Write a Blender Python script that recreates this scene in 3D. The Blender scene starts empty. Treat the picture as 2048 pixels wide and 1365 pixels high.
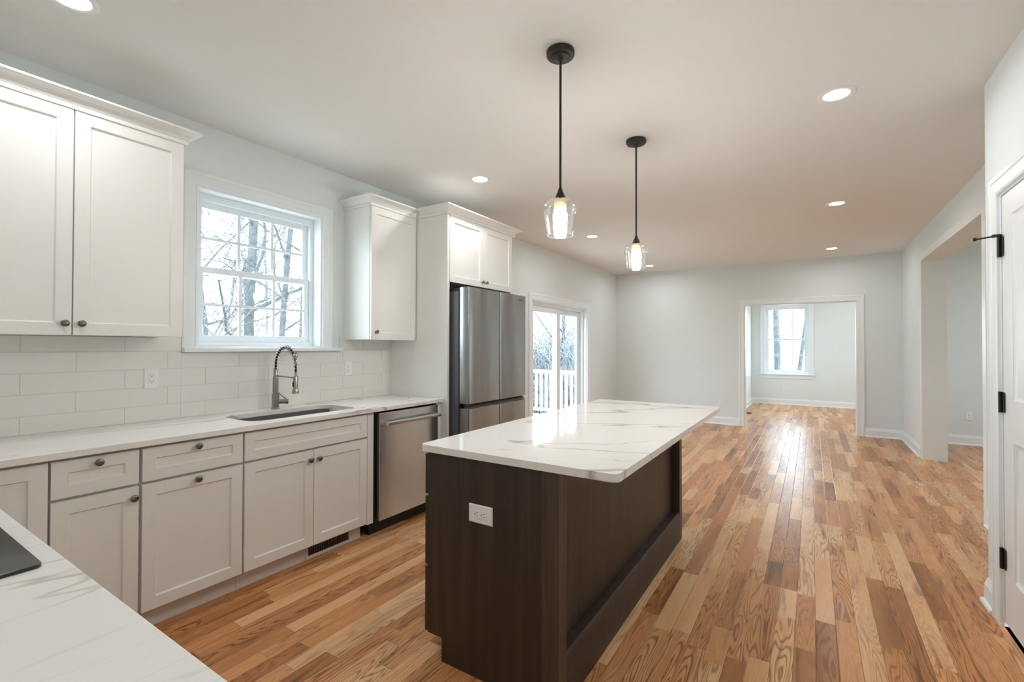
import bpy, bmesh, math, random
from mathutils import Vector, Matrix
rnd = random.Random(7)
S = bpy.context.scene
C = S.collection

# ------------------------------------------------------------------ camera, sky, exposure
F_PX, YAW, PITCH, ROLL, CAM_H = 934.67, 32.706, 0.6044, 0.1175, 1.3515
cam = bpy.data.cameras.new('camera'); cam_o = bpy.data.objects.new('camera', cam); C.objects.link(cam_o)
cam.sensor_fit = 'HORIZONTAL'; cam.sensor_width = 36.0; cam.lens = F_PX / 2048 * 36.0; cam.clip_start = 0.02; cam.clip_end = 300
def _cam_matrix():
    y, p, r = math.radians(YAW), math.radians(PITCH), math.radians(ROLL)
    f = Vector((-math.sin(y)*math.cos(p), math.cos(y)*math.cos(p), math.sin(p)))
    x = Vector((math.cos(y), math.sin(y), 0)); u = x.cross(f)
    x2 = x*math.cos(r) + u*math.sin(r); u2 = -x*math.sin(r) + u*math.cos(r)
    m = Matrix((x2, u2, -f)).transposed().to_4x4(); m.translation = (0, 0, CAM_H); return m
cam_o.matrix_world = _cam_matrix()
S.camera = cam_o
vs = S.view_settings
S.display_settings.display_device = 'sRGB'
vs.view_transform = 'Standard'; vs.look = 'None'; vs.gamma = 1.0; vs.use_curve_mapping = False
vs.exposure = 0.72
S.cycles.max_bounces = 10; S.cycles.diffuse_bounces = 6; S.cycles.glossy_bounces = 5; S.cycles.transmission_bounces = 8
S.cycles.transparent_max_bounces = 16; S.cycles.sample_clamp_indirect = 6.0; S.cycles.caustics_reflective = False; S.cycles.caustics_refractive = False
SKY = 6.8
W = bpy.data.worlds.new('overcast_sky'); S.world = W; W.use_nodes = True
_bg = W.node_tree.nodes['Background']; _bg.inputs['Color'].default_value = (0.77, 0.90, 1.0, 1); _bg.inputs['Strength'].default_value = SKY
LAMP_W = 3.4          # radiant watts of one recessed lamp
LAMP_COL = (0.97, 0.985, 1.0)
BULB = 142.0

# ------------------------------------------------------------------ measured layout (metres; camera foot = origin, +Y into the room)
XL, XR, XR2, XN, XE = -3.218, 1.113, 1.337, 0.778, 5.2
YF, YB, YFAR, YN = -0.33, 8.80, 12.592, 3.442
ZC, ZT = 2.743, 0.914
XS = XL + 0.010          # tile face
XD = -2.609              # base door faces
XCF = -2.579             # counter front edge
XU = -2.894              # wall cabinet door faces
WT = 0.16                # outside wall thickness

# ------------------------------------------------------------------ materials
def new_mat(name):
    m = bpy.data.materials.new(name); m.use_nodes = True
    nt = m.node_tree; return m, nt, nt.nodes['Principled BSDF']
def N(nt, kind, **kw):
    n = nt.nodes.new(kind)
    for k, v in kw.items(): setattr(n, k, v)
    return n
def L(nt, a, b): nt.links.new(a, b)
def math_n(nt, op, a, b=None, c=None, clamp=False):
    n = N(nt, 'ShaderNodeMath', operation=op, use_clamp=clamp)
    for i, v in enumerate((a, b, c)):
        if v is None: continue
        if isinstance(v, (int, float)): n.inputs[i].default_value = v
        else: L(nt, v, n.inputs[i])
    return n.outputs[0]
def ramp_n(nt, fac, stops, interp='LINEAR'):
    n = N(nt, 'ShaderNodeValToRGB'); n.color_ramp.interpolation = interp
    e = n.color_ramp.elements
    while len(e) > 1: e.remove(e[-1])
    e[0].position, e[0].color = stops[0][0], (*stops[0][1], 1)
    for p, c in stops[1:]:
        q = e.new(p); q.color = (*c, 1)
    L(nt, fac, n.inputs[0]); return n.outputs[0]
def mix_col(nt, fac, a, b, mode='MIX'):
    n = N(nt, 'ShaderNodeMix', data_type='RGBA', blend_type=mode)
    for i, v in ((0, fac), (6, a), (7, b)):
        if isinstance(v, (int, float)): n.inputs[i].default_value = v
        elif isinstance(v, tuple): n.inputs[i].default_value = (*v, 1)
        else: L(nt, v, n.inputs[i])
    return n.outputs[2]
def noise_n(nt, vec, scale, detail=2.0, rough=0.5, dist=0.0):
    n = N(nt, 'ShaderNodeTexNoise'); n.inputs['Scale'].default_value = scale; n.inputs['Detail'].default_value = detail
    n.inputs['Roughness'].default_value = rough; n.inputs['Distortion'].default_value = dist
    if vec is not None: L(nt, vec, n.inputs['Vector'])
    return n.outputs[0]
def pos_scaled(nt, sx, sy, sz, rot=0.0):
    g = N(nt, 'ShaderNodeNewGeometry'); mp = N(nt, 'ShaderNodeMapping', vector_type='TEXTURE')
    mp.inputs['Rotation'].default_value = (0, 0, rot); mp.inputs['Scale'].default_value = (1/sx, 1/sy, 1/sz)
    L(nt, g.outputs['Position'], mp.inputs['Vector']); return mp.outputs[0]
def bump_n(nt, b, height, strength, dist):
    n = N(nt, 'ShaderNodeBump'); n.inputs['Strength'].default_value = strength; n.inputs['Distance'].default_value = dist
    L(nt, height, n.inputs['Height']); L(nt, n.outputs[0], b.inputs['Normal'])

def paint(name, col, rough=0.5, spec=0.5, tex=0.0, scale=900):
    m, nt, b = new_mat(name)
    v = noise_n(nt, pos_scaled(nt, 1, 1, 1), 3.0, 3)
    c = mix_col(nt, v, tuple(x*0.985 for x in col), tuple(min(1, x*1.015) for x in col)); L(nt, c, b.inputs['Base Color'])
    b.inputs['Roughness'].default_value = rough; b.inputs['Specular IOR Level'].default_value = spec
    if tex: bump_n(nt, b, noise_n(nt, pos_scaled(nt, 1, 1, 1), scale, 2), tex, 0.001)
    return m
M = {}
M['wall'] = paint('wall_paint', (0.745, 0.795, 0.80), 0.75, 0.3, 0.12, 350)
M['ceil'] = paint('ceiling_paint', (0.80, 0.787, 0.765), 0.9, 0.2, 0.15, 250)
M['trim'] = paint('trim_enamel', (0.82, 0.86, 0.875), 0.35, 0.5)
M['cab'] = paint('cabinet_lacquer', (0.81, 0.805, 0.775), 0.38, 0.5)
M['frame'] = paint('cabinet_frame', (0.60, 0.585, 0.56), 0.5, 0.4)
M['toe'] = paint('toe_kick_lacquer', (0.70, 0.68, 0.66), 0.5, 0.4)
M['vinyl'] = paint('window_vinyl', (0.80, 0.86, 0.90), 0.35, 0.5)
M['plate'] = paint('outlet_plastic', (0.84, 0.84, 0.82), 0.3, 0.5)
M['door'] = paint('door_enamel', (0.82, 0.845, 0.85), 0.35, 0.5)
M['tile'] = paint('glazed_tile', (0.80, 0.785, 0.755), 0.16, 0.5)
M['grout'] = paint('grout', (0.74, 0.72, 0.69), 0.8, 0.2)
M['black'] = paint('black_metal', (0.012, 0.011, 0.010), 0.4, 0.5)
M['hole'] = paint('dark_gap', (0.01, 0.01, 0.01), 0.7, 0.2)
M['plastic_dark'] = paint('dark_plastic', (0.02, 0.02, 0.021), 0.45, 0.4)
M['deck'] = paint('deck_boards', (0.72, 0.70, 0.67), 0.7, 0.3)
M['rail'] = paint('white_railing', (0.88, 0.88, 0.88), 0.5, 0.4)

def metal(name, col, rough, aniso=0.0, brush=0.0):
    m, nt, b = new_mat(name)
    b.inputs['Metallic'].default_value = 1.0
    v = noise_n(nt, pos_scaled(nt, 2, 2, 260), 1.0, 3)
    c = mix_col(nt, v, tuple(x*0.93 for x in col), tuple(min(1, x*1.06) for x in col)); L(nt, c, b.inputs['Base Color'])
    b.inputs['Roughness'].default_value = rough
    if aniso:
        b.inputs['Anisotropic'].default_value = aniso; b.inputs['Anisotropic Rotation'].default_value = 0.25
        t = N(nt, 'ShaderNodeTangent', direction_type='RADIAL', axis='Z'); L(nt, t.outputs[0], b.inputs['Tangent'])
    if brush: bump_n(nt, b, noise_n(nt, pos_scaled(nt, 5, 5, 1.6), 1.0, 1), brush, 0.02)
    return m
M['steel'] = metal('brushed_steel', (0.36, 0.358, 0.352), 0.26, 0.8, 0.08)
M['steel_dw'] = metal('brushed_steel_pale', (0.64, 0.675, 0.69), 0.25, 0.85, 0.05)
M['steel_edge'] = metal('steel_side', (0.55, 0.57, 0.60), 0.22, 0.0)
M['steel_dark'] = metal('dark_steel', (0.16, 0.165, 0.17), 0.35, 0.0)
M['body'] = paint('fridge_body', (0.10, 0.105, 0.115), 0.35, 0.5)
M['nickel'] = metal('brushed_nickel', (0.34, 0.32, 0.295), 0.28, 0.0)
M['knob'] = metal('knob_bronze', (0.20, 0.175, 0.15), 0.38, 0.0)
M['sink'] = metal('sink_steel', (0.22, 0.20, 0.185), 0.40, 0.0)
M['brass'] = metal('socket_brass', (0.55, 0.42, 0.24), 0.35, 0.0)
M['spring'] = metal('spring_chrome', (0.45, 0.47, 0.50), 0.15, 0.0)

def glass_pane(name, refl=0.08):
    m, nt, b = new_mat(name); nt.nodes.remove(b); out = nt.nodes['Material Output']
    t = N(nt, 'ShaderNodeBsdfTransparent'); g = N(nt, 'ShaderNodeBsdfGlossy'); g.inputs['Roughness'].default_value = 0.0
    t.inputs['Color'].default_value = (0.96, 0.98, 0.98, 1)
    lw = N(nt, 'ShaderNodeLayerWeight'); lw.inputs['Blend'].default_value = 0.5
    fr = math_n(nt, 'MULTIPLY_ADD', math_n(nt, 'POWER', lw.outputs['Facing'], 5.0), 0.6, refl)
    mx = N(nt, 'ShaderNodeMixShader'); L(nt, fr, mx.inputs[0]); L(nt, t.outputs[0], mx.inputs[1]); L(nt, g.outputs[0], mx.inputs[2])
    L(nt, mx.outputs[0], out.inputs['Surface']); return m
M['glass'] = glass_pane('window_glass', 0.03)
def shade_glass(name):
    m, nt, b = new_mat(name); nt.nodes.remove(b); out = nt.nodes['Material Output']
    t = N(nt, 'ShaderNodeBsdfTransparent'); t.inputs['Color'].default_value = (0.985, 0.985, 0.98, 1)
    g = N(nt, 'ShaderNodeBsdfGlossy'); g.inputs['Roughness'].default_value = 0.08; g.inputs['Color'].default_value = (1, 1, 1, 1)
    lw = N(nt, 'ShaderNodeLayerWeight'); lw.inputs['Blend'].default_value = 0.28
    mx = N(nt, 'ShaderNodeMixShader'); L(nt, lw.outputs['Facing'], mx.inputs[0]); L(nt, t.outputs[0], mx.inputs[1]); L(nt, g.outputs[0], mx.inputs[2])
    L(nt, mx.outputs[0], out.inputs['Surface']); return m
M['shade'] = shade_glass('clear_shade_glass')
def emit(name, col, strength):
    m, nt, b = new_mat(name); nt.nodes.remove(b)
    e = N(nt, 'ShaderNodeEmission'); e.inputs['Color'].default_value = (*col, 1); e.inputs['Strength'].default_value = strength
    L(nt, e.outputs[0], nt.nodes['Material Output'].inputs['Surface']); return m
M['lens'] = emit('lamp_lens', (1.0, 0.95, 0.88), 8.0)
M['bulb'] = emit('glowing_bulb', (1.0, 0.97, 0.93), BULB)

def quartz(name, ang, seed):
    m, nt, b = new_mat(name)
    g = N(nt, 'ShaderNodeNewGeometry'); mp = N(nt, 'ShaderNodeMapping'); L(nt, g.outputs['Position'], mp.inputs['Vector'])
    mp.inputs['Rotation'].default_value = (0, 0, -ang); mp.inputs['Location'].default_value = (seed, seed*1.7, 0)
    st = N(nt, 'ShaderNodeMapping'); st.inputs['Scale'].default_value = (0.55, 2.1, 2.1); L(nt, mp.outputs[0], st.inputs['Vector'])
    n1 = noise_n(nt, st.outputs[0], 1.0, 4, 0.5, 0.25)
    mask = noise_n(nt, mp.outputs[0], 1.6, 1)
    wid = math_n(nt, 'MULTIPLY_ADD', mask, 0.040, -0.010)
    d = math_n(nt, 'ABSOLUTE', math_n(nt, 'SUBTRACT', n1, 0.5))
    v1 = math_n(nt, 'SUBTRACT', 1.0, math_n(nt, 'DIVIDE', d, math_n(nt, 'MAXIMUM', wid, 0.0012)), clamp=True)
    v1 = math_n(nt, 'MULTIPLY', v1, math_n(nt, 'MULTIPLY_ADD', mask, 3.2, -0.85, clamp=True))
    st2 = N(nt, 'ShaderNodeMapping'); st2.inputs['Scale'].default_value = (1.3, 4.6, 4.6); st2.inputs['Location'].default_value = (3.1, seed, 0); L(nt, mp.outputs[0], st2.inputs['Vector'])
    n2 = noise_n(nt, st2.outputs[0], 1.0, 3, 0.5, 0.4)
    mask2 = noise_n(nt, st2.outputs[0], 0.6, 1)
    d2 = math_n(nt, 'ABSOLUTE', math_n(nt, 'SUBTRACT', n2, 0.5))
    v2 = math_n(nt, 'SUBTRACT', 1.0, math_n(nt, 'DIVIDE', d2, 0.006), clamp=True)
    v2 = math_n(nt, 'MULTIPLY', v2, math_n(nt, 'MULTIPLY_ADD', mask2, 5.0, -2.6, clamp=True))
    c = mix_col(nt, math_n(nt, 'MULTIPLY', v1, 0.9), (0.82, 0.80, 0.77), (0.42, 0.37, 0.30))
    c = mix_col(nt, math_n(nt, 'MULTIPLY', v2, 0.6), c, (0.42, 0.40, 0.37))
    L(nt, c, b.inputs['Base Color']); b.inputs['Roughness'].default_value = 0.08; b.inputs['Specular IOR Level'].default_value = 0.10
    return m
M['quartz_wall'] = quartz('veined_quartz_perimeter', math.radians(84), 2.3)
M['quartz_island'] = quartz('veined_quartz_island', math.radians(30), 5.2)

def dark_wood(name='espresso_stained_wood', k=1.0):
    m, nt, b = new_mat(name)
    v = noise_n(nt, pos_scaled(nt, 26, 26, 1.1), 1.0, 4, 0.55, 0.3)
    f = noise_n(nt, pos_scaled(nt, 160, 160, 3.0), 1.0, 3)
    c = ramp_n(nt, v, [(0.25, (0.022*k, 0.014*k, 0.010*k)), (0.5, (0.040*k, 0.026*k, 0.019*k)), (0.75, (0.066*k, 0.045*k, 0.034*k))])
    c = mix_col(nt, math_n(nt, 'MULTIPLY', f, 0.5), c, (0.020, 0.012, 0.009)); L(nt, c, b.inputs['Base Color'])
    b.inputs['Roughness'].default_value = 0.42; b.inputs['Specular IOR Level'].default_value = 0.45; return m
M['dark'] = dark_wood(); M['dark_post_lit'] = dark_wood('espresso_post_lit', 1.9)  # post copy is paler: the different light on the posts put into the colour

def oak_floor():
    m, nt, b = new_mat('oak_strip_floor')
    u1 = N(nt, 'ShaderNodeUVMap', uv_map='near'); u2 = N(nt, 'ShaderNodeUVMap', uv_map='far')
    at = N(nt, 'ShaderNodeAttribute', attribute_name='board'); sc = N(nt, 'ShaderNodeSeparateColor'); L(nt, at.outputs['Color'], sc.inputs[0])
    s1 = N(nt, 'ShaderNodeSeparateXYZ'); L(nt, u1.outputs[0], s1.inputs[0]); s2 = N(nt, 'ShaderNodeSeparateXYZ'); L(nt, u2.outputs[0], s2.inputs[0])
    u, v = s1.outputs[0], s1.outputs[1]; r1, r2, r3 = sc.outputs[0], sc.outputs[1], sc.outputs[2]
    def vec(ku, kv, r, k):
        c = N(nt, 'ShaderNodeCombineXYZ'); L(nt, math_n(nt, 'MULTIPLY', u, ku), c.inputs[0]); L(nt, math_n(nt, 'MULTIPLY', v, kv), c.inputs[1]); L(nt, math_n(nt, 'MULTIPLY', r, k), c.inputs[2]); return c.outputs[0]
    rings = noise_n(nt, vec(15, 1.25, r1, 60), 1.0, 1.0, 0.35, 0.1)
    grain = math_n(nt, 'SINE', math_n(nt, 'MULTIPLY', rings, 118))
    grain = math_n(nt, 'MULTIPLY_ADD', grain, 0.5, 0.5); grain = math_n(nt, 'POWER', grain, 3.2)
    fig = math_n(nt, 'MULTIPLY_ADD', r2, 1.3, 0.05, clamp=True)      # some boards are figured, others plain
    fine = noise_n(nt, vec(260, 5, r1, 60), 1.0, 3, 0.6)
    dark = noise_n(nt, vec(16, 1.3, r2, 90), 1.0, 2, 0.5, 0.5)
    tone = noise_n(nt, vec(9, 0.9, r3, 40), 1.0, 2)
    t = math_n(nt, 'MULTIPLY_ADD', math_n(nt, 'SUBTRACT', tone, 0.5), 0.55, math_n(nt, 'MULTIPLY_ADD', r3, 0.95, 0.12), clamp=True)
    base = ramp_n(nt, t, [(0.0, (0.28, 0.118, 0.040)), (0.14, (0.47, 0.204, 0.069)), (0.42, (0.67, 0.312, 0.117)), (0.72, (0.79, 0.412, 0.178)), (1.0, (0.88, 0.565, 0.30))])
    c = mix_col(nt, math_n(nt, 'MULTIPLY', math_n(nt, 'MULTIPLY', grain, fig), 0.85), base, mix_col(nt, 1.0, base, (0.36, 0.28, 0.22), 'MULTIPLY'))
    c = mix_col(nt, math_n(nt, 'MULTIPLY_ADD', fine, 1.7, -0.5, clamp=True), c, mix_col(nt, 1.0, c, (0.70, 0.63, 0.57), 'MULTIPLY'))
    dk = math_n(nt, 'MULTIPLY', math_n(nt, 'SUBTRACT', dark, 0.585, clamp=True), 6.5, clamp=True)
    c = mix_col(nt, math_n(nt, 'MULTIPLY', dk, 0.75), c, (0.085, 0.050, 0.030))
    seam = math_n(nt, 'MINIMUM', math_n(nt, 'MINIMUM', u, v), math_n(nt, 'MINIMUM', math_n(nt, 'MULTIPLY', s2.outputs[0], -1), math_n(nt, 'MULTIPLY', s2.outputs[1], -1)))
    gap = math_n(nt, 'DIVIDE', seam, 0.0011, clamp=True)
    c = mix_col(nt, gap, (0.05, 0.028, 0.014), c)
    L(nt, c, b.inputs['Base Color'])
    b.inputs['Specular IOR Level'].default_value = 0.27
    rg = math_n(nt, 'MULTIPLY_ADD', fine, 0.16, 0.20); L(nt, rg, b.inputs['Roughness'])
    # each board lies at a hair of a tilt and cups a little: reflections break from board to board
    tilt = math_n(nt, 'MULTIPLY', u, math_n(nt, 'MULTIPLY_ADD', r1, 0.030, -0.015))
    h = math_n(nt, 'MULTIPLY_ADD', math_n(nt, 'DIVIDE', seam, 0.003, clamp=True), 0.0006, tilt)
    h = math_n(nt, 'MULTIPLY_ADD', rings, 0.0012, h)
    bp = N(nt, 'ShaderNodeBump'); bp.inputs['Strength'].default_value = 1.0; bp.inputs['Distance'].default_value = 1.0
    L(nt, h, bp.inputs['Height']); L(nt, bp.outputs[0], b.inputs['Normal'])
    return m
M['oak'] = oak_floor()

def rough_stuff(name, c0, c1, scale, rough=0.9):
    m, nt, b = new_mat(name)
    v = noise_n(nt, pos_scaled(nt, 1, 1, 1), scale, 5, 0.6)
    L(nt, ramp_n(nt, v, [(0.3, c0), (0.7, c1)]), b.inputs['Base Color']); b.inputs['Roughness'].default_value = rough; b.inputs['Specular IOR Level'].default_value = 0.15
    return m
M['bark'] = rough_stuff('bark', (0.055, 0.061, 0.066), (0.125, 0.135, 0.143), 9)
M['twig'] = rough_stuff('twigs', (0.14, 0.155, 0.165), (0.25, 0.27, 0.285), 3)
M['ground'] = rough_stuff('straw_ground', (0.42, 0.38, 0.31), (0.62, 0.58, 0.50), 1.2)
M['glassblack'] = paint('black_ceramic_glass', (0.010, 0.011, 0.010), 0.10, 0.6)

# ------------------------------------------------------------------ mesh builder
ORIGIN = {}
class MB:
    def __init__(s): s.bm = bmesh.new()
    def face(s, pts):
        try: return s.bm.faces.new([s.bm.verts.new(p) for p in pts])
        except ValueError: return None
    def hexa(s, p):       # 8 points: bottom ring 0-3, top ring 4-7
        v = [s.bm.verts.new(q) for q in p]
        for f in ((0,1,2,3), (4,5,6,7), (0,1,5,4), (1,2,6,5), (2,3,7,6), (3,0,4,7)): s.bm.faces.new([v[i] for i in f])
    def box(s, x0, x1, y0, y1, z0, z1):
        s.hexa([(x0,y0,z0),(x1,y0,z0),(x1,y1,z0),(x0,y1,z0),(x0,y0,z1),(x1,y0,z1),(x1,y1,z1),(x0,y1,z1)])
    def mbox(s, T, u0, u1, v0, v1, n0, n1):
        s.hexa([T(u0,v0,n0),T(u1,v0,n0),T(u1,v1,n0),T(u0,v1,n0),T(u0,v0,n1),T(u1,v0,n1),T(u1,v1,n1),T(u0,v1,n1)])
    def loft(s, rings, cap=True, closed=True, loop=False):
        R = [[s.bm.verts.new(p) for p in r] for r in rings]; n = len(R[0])
        pairs = list(zip(R, R[1:])) + ([(R[-1], R[0])] if loop else [])
        for a, b in pairs:
            for i in range(n if closed else n-1):
                j = (i+1) % n; s.bm.faces.new((a[i], a[j], b[j], b[i]))
        if cap and closed and not loop:
            s.bm.faces.new(R[0][::-1]); s.bm.faces.new(R[-1])
    def lathe(s, prof, c, axis=(0,0,1), n=24, cap=True):
        a = Vector(axis).normalized(); x = a.orthogonal().normalized(); y = a.cross(x); c = Vector(c)
        s.loft([[c + a*z + (x*math.cos(t) + y*math.sin(t))*max(r, 1e-5) for t in [2*math.pi*i/n for i in range(n)]] for r, z in prof], cap)
    def tube(s, pts, r, n=10, cap=True):
        pts = [Vector(p) for p in pts]; rs = r if isinstance(r, (list, tuple)) else [r]*len(pts)
        up = None; rings = []
        for i, p in enumerate(pts):
            d = (pts[min(i+1, len(pts)-1)] - pts[max(i-1, 0)]).normalized()
            if up is None: up = d.orthogonal().normalized()
            up = up - d*up.dot(d)
            up = d.orthogonal().normalized() if up.length < 1e-5 else up.normalized()
            w = d.cross(up)
            rings.append([p + (up*math.cos(t) + w*math.sin(t))*rs[i] for t in [2*math.pi*k/n for k in range(n)]])
        s.loft(rings, cap)
    def shaker(s, T, u0, u1, v0, v1, n0, n1, rail=0.057, dep=0.010):
        sl = 0.004
        rect = lambda o, n: [T(u0+o,v0+o,n), T(u1-o,v0+o,n), T(u1-o,v1-o,n), T(u0+o,v1-o,n)]
        s.loft([rect(0,n0), rect(0,n1), rect(rail,n1), rect(rail+sl,n1-dep)])
    def grid_wall(s, T, u0, u1, v0, v1, n0, n1, holes):
        us = sorted({u0, u1, *[h[0] for h in holes], *[h[1] for h in holes]}); us = [u for u in us if u0 <= u <= u1]
        zs = sorted({v0, v1, *[h[2] for h in holes], *[h[3] for h in holes]}); zs = [z for z in zs if v0 <= z <= v1]
        solid = lambda i, j: 0 <= i < len(us)-1 and 0 <= j < len(zs)-1 and not any(h[0] <= (us[i]+us[i+1])/2 <= h[1] and h[2] <= (zs[j]+zs[j+1])/2 <= h[3] for h in holes)
        V = {}
        def vt(i, j, k):
            if (i,j,k) not in V: V[i,j,k] = s.bm.verts.new(T(us[i], zs[j], (n0, n1)[k]))
            return V[i,j,k]
        for i in range(len(us)-1):
            for j in range(len(zs)-1):
                if not solid(i, j): continue
                for k in (0, 1): s.bm.faces.new([vt(i,j,k), vt(i+1,j,k), vt(i+1,j+1,k), vt(i,j+1,k)])
                for (di, dj, a, b) in ((-1,0,(i,j),(i,j+1)), (1,0,(i+1,j),(i+1,j+1)), (0,-1,(i,j),(i+1,j)), (0,1,(i,j+1),(i+1,j+1))):
                    if not solid(i+di, j+dj): s.bm.faces.new([vt(*a,0), vt(*b,0), vt(*b,1), vt(*a,1)])
    def casing(s, T, u0, u1, v0, v1, prof):     # prof: closed list of (offset out from opening, height off wall); up, over, down
        s.loft([[T(u0-o, v0, n) for o, n in prof], [T(u0-o, v1+o, n) for o, n in prof], [T(u1+o, v1+o, n) for o, n in prof], [T(u1+o, v0, n) for o, n in prof]])
    def ring_frame(s, T, u0, u1, v0, v1, w, n0, n1, wb=None, wt=None):
        wb = w if wb is None else wb; wt = w if wt is None else wt
        o = lambda n: [T(u0,v0,n), T(u1,v0,n), T(u1,v1,n), T(u0,v1,n)]
        i = lambda n: [T(u0+w,v0+wb,n), T(u1-w,v0+wb,n), T(u1-w,v1-wt,n), T(u0+w,v1-wt,n)]
        s.loft([o(n0), o(n1), i(n1), i(n0)], loop=True)
    def sweep(s, path, prof, z0=0.0):           # plan path [(x,y)], prof closed [(out, z)]; out is to the right of travel
        P = [Vector(p) for p in path]; rings = []
        for i, p in enumerate(P):
            d0 = (P[i]-P[i-1]).normalized() if i else None; d1 = (P[i+1]-P[i]).normalized() if i < len(P)-1 else None
            n0 = Vector((d0.y, -d0.x)) if d0 else None; n1 = Vector((d1.y, -d1.x)) if d1 else None
            if n0 and n1: m = (n0+n1); m = m/(m.dot(n0))
            else: m = n0 or n1
            rings.append([(p.x + m.x*o, p.y + m.y*o, z0+z) for o, z in prof])
        s.loft(rings)
    def slab(s, outer, holes, z0, z1):
        bm = s.bm; loops = [outer] + holes; tops = []; bots = []
        for lp in loops:
            tops.append([bm.verts.new((x,y,z1)) for x, y in lp]); bots.append([bm.verts.new((x,y,z0)) for x, y in lp])
        for vs_ in (tops, bots):
            ed = [bm.edges.new((l[i], l[(i+1) % len(l)])) for l in vs_ for i in range(len(l))]
            bmesh.ops.triangle_fill(bm, use_beauty=True, use_dissolve=False, edges=ed)
        for t, b in zip(tops, bots):
            for i in range(len(t)):
                j = (i+1) % len(t); bm.faces.new((t[i], t[j], b[j], b[i]))
    def build(s, name, mat, parent=None, loc=None, bevel=0.0, seg=2, smooth=False, kind=None, recalc=True):
        bm = s.bm
        bmesh.ops.remove_doubles(bm, verts=bm.verts, dist=1e-6)
        if recalc: bmesh.ops.recalc_face_normals(bm, faces=bm.faces)
        if parent is not None: o0 = ORIGIN[parent.name]
        elif loc is not None: o0 = Vector(loc)
        else:
            cs = [v.co for v in bm.verts]
            o0 = Vector(((min(c.x for c in cs)+max(c.x for c in cs))/2, (min(c.y for c in cs)+max(c.y for c in cs))/2, min(c.z for c in cs)))
        bmesh.ops.translate(bm, verts=bm.verts, vec=-o0)
        me = bpy.data.meshes.new(name); bm.to_mesh(me); bm.free(); me.materials.append(M[mat] if isinstance(mat, str) else mat)
        o = bpy.data.objects.new(name, me); C.objects.link(o); ORIGIN[o.name] = o0
        if parent is not None: o.parent = parent
        else: o.location = o0
        if smooth or bevel:
            me.polygons.foreach_set('use_smooth', [True]*len(me.polygons)); me.set_sharp_from_angle(angle=math.radians(38))
        if bevel:
            b = o.modifiers.new('edge_round', 'BEVEL'); b.width = bevel; b.segments = seg; b.limit_method = 'ANGLE'; b.angle_limit = math.radians(40); b.harden_normals = True
        if kind: o['kind'] = kind
        return o
def thing(name, label, cat, loc=(0,0,0), group=None, kind=None):
    o = bpy.data.objects.new(name, None); C.objects.link(o); o.location = loc; o.empty_display_size = 0.05; ORIGIN[o.name] = Vector(loc)
    if label: o['label'] = label
    if cat: o['category'] = cat
    if group: o['group'] = group
    if kind: o['kind'] = kind
    return o
def tag(o, label, cat, group=None):
    o['label'] = label; o['category'] = cat
    if group: o['group'] = group
    return o
def dup(src, loc, rotz=0.0, label=None):
    r = src.copy(); C.objects.link(r); r.location = loc; r.rotation_euler = (0, 0, rotz); ORIGIN[r.name] = Vector(loc)
    if label: r['label'] = label
    def rec(a, b):
        for ch in list(a.children):
            c = ch.copy(); C.objects.link(c); c.parent = b; rec(ch, c)
    rec(src, r); return r
def bx(name, mat, parent, x0, x1, y0, y1, z0, z1, bevel=0.0, kind=None):
    m = MB(); m.box(x0, x1, y0, y1, z0, z1); return m.build(name, mat, parent, bevel=bevel, kind=kind)
def plane(axis, pos, sgn=1):       # maps (u along wall, z, n out of the face) to the room
    if axis == 'x': return lambda u, v, n: (pos + sgn*n, u, v)
    return lambda u, v, n: (u, pos + sgn*n, v)
def rrect(x0, x1, y0, y1, r, k=6):
    pts = []
    for cx, cy, a0 in ((x1-r, y1-r, 0), (x0+r, y1-r, 90), (x0+r, y0+r, 180), (x1-r, y0+r, 270)):
        for i in range(k+1):
            a = math.radians(a0 + 90*i/k); pts.append((cx + r*math.cos(a), cy + r*math.sin(a)))
    return pts

# ------------------------------------------------------------------ shell
KW = (1.381, 2.265, 1.335, 2.352)                 # kitchen window hole (y0, y1, z0, z1)
SD = (5.51, 7.357, 0.0, 1.986)                    # sliding door hole
FW = (-0.952, -0.065, 0.715, 2.315)               # far room window hole (x)
FLW = (10.95, 11.86, 0.715, 2.315)                # far room side window
FRW = (9.7, 11.6, 0.715, 2.315)                    # far room side window out of sight, added to brighten the room
RW1, RW2 = (4.55, 5.65, 0.75, 2.30), (6.55, 7.65, 0.75, 2.30)  # side room windows out of view, added to let daylight in
BD = (-0.963, 0.572, 0.0, 2.05)                   # doorway in the back wall
RO = (4.99, 7.385, 0.0, 2.388)                    # opening in the right wall
DD = (2.455, 3.215, 0.0, 2.100)                   # closet door hole

def struct(name, mb, mat): return mb.build(name, mat, kind='structure')
m = MB(); m.grid_wall(plane('x', XL, -1), YF-0.15, YB+0.12, 0, ZC, 0, WT, [KW, SD]); struct('wall_left', m, 'wall')
m = MB(); m.grid_wall(plane('y', YB, 1), XL-WT, XE+0.15, 0, ZC, 0, 0.12, [BD]); struct('wall_back', m, 'wall')
m = MB(); m.grid_wall(plane('x', XR, 1), YN, YB, 0, ZC, 0, XR2-XR, [RO]); struct('wall_right', m, 'wall')
m = MB(); m.grid_wall(plane('x', XN, 1), YF, YN, 0, ZC, 0, 0.115, [DD]); struct('wall_closet', m, 'wall')
m = MB(); m.box(XN+0.115, XE, YN-0.115, YN, 0, ZC); struct('wall_closet_side', m, 'wall')
m = MB(); m.box(XL, XN+0.115, YF-0.15, YF, 0, ZC); struct('wall_front', m, 'wall')
m = MB(); m.grid_wall(plane('x', XE, 1), YN-0.115, YB, 0, ZC, 0, 0.15, [RW1, RW2]); struct('wall_side_room', m, 'wall')
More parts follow.
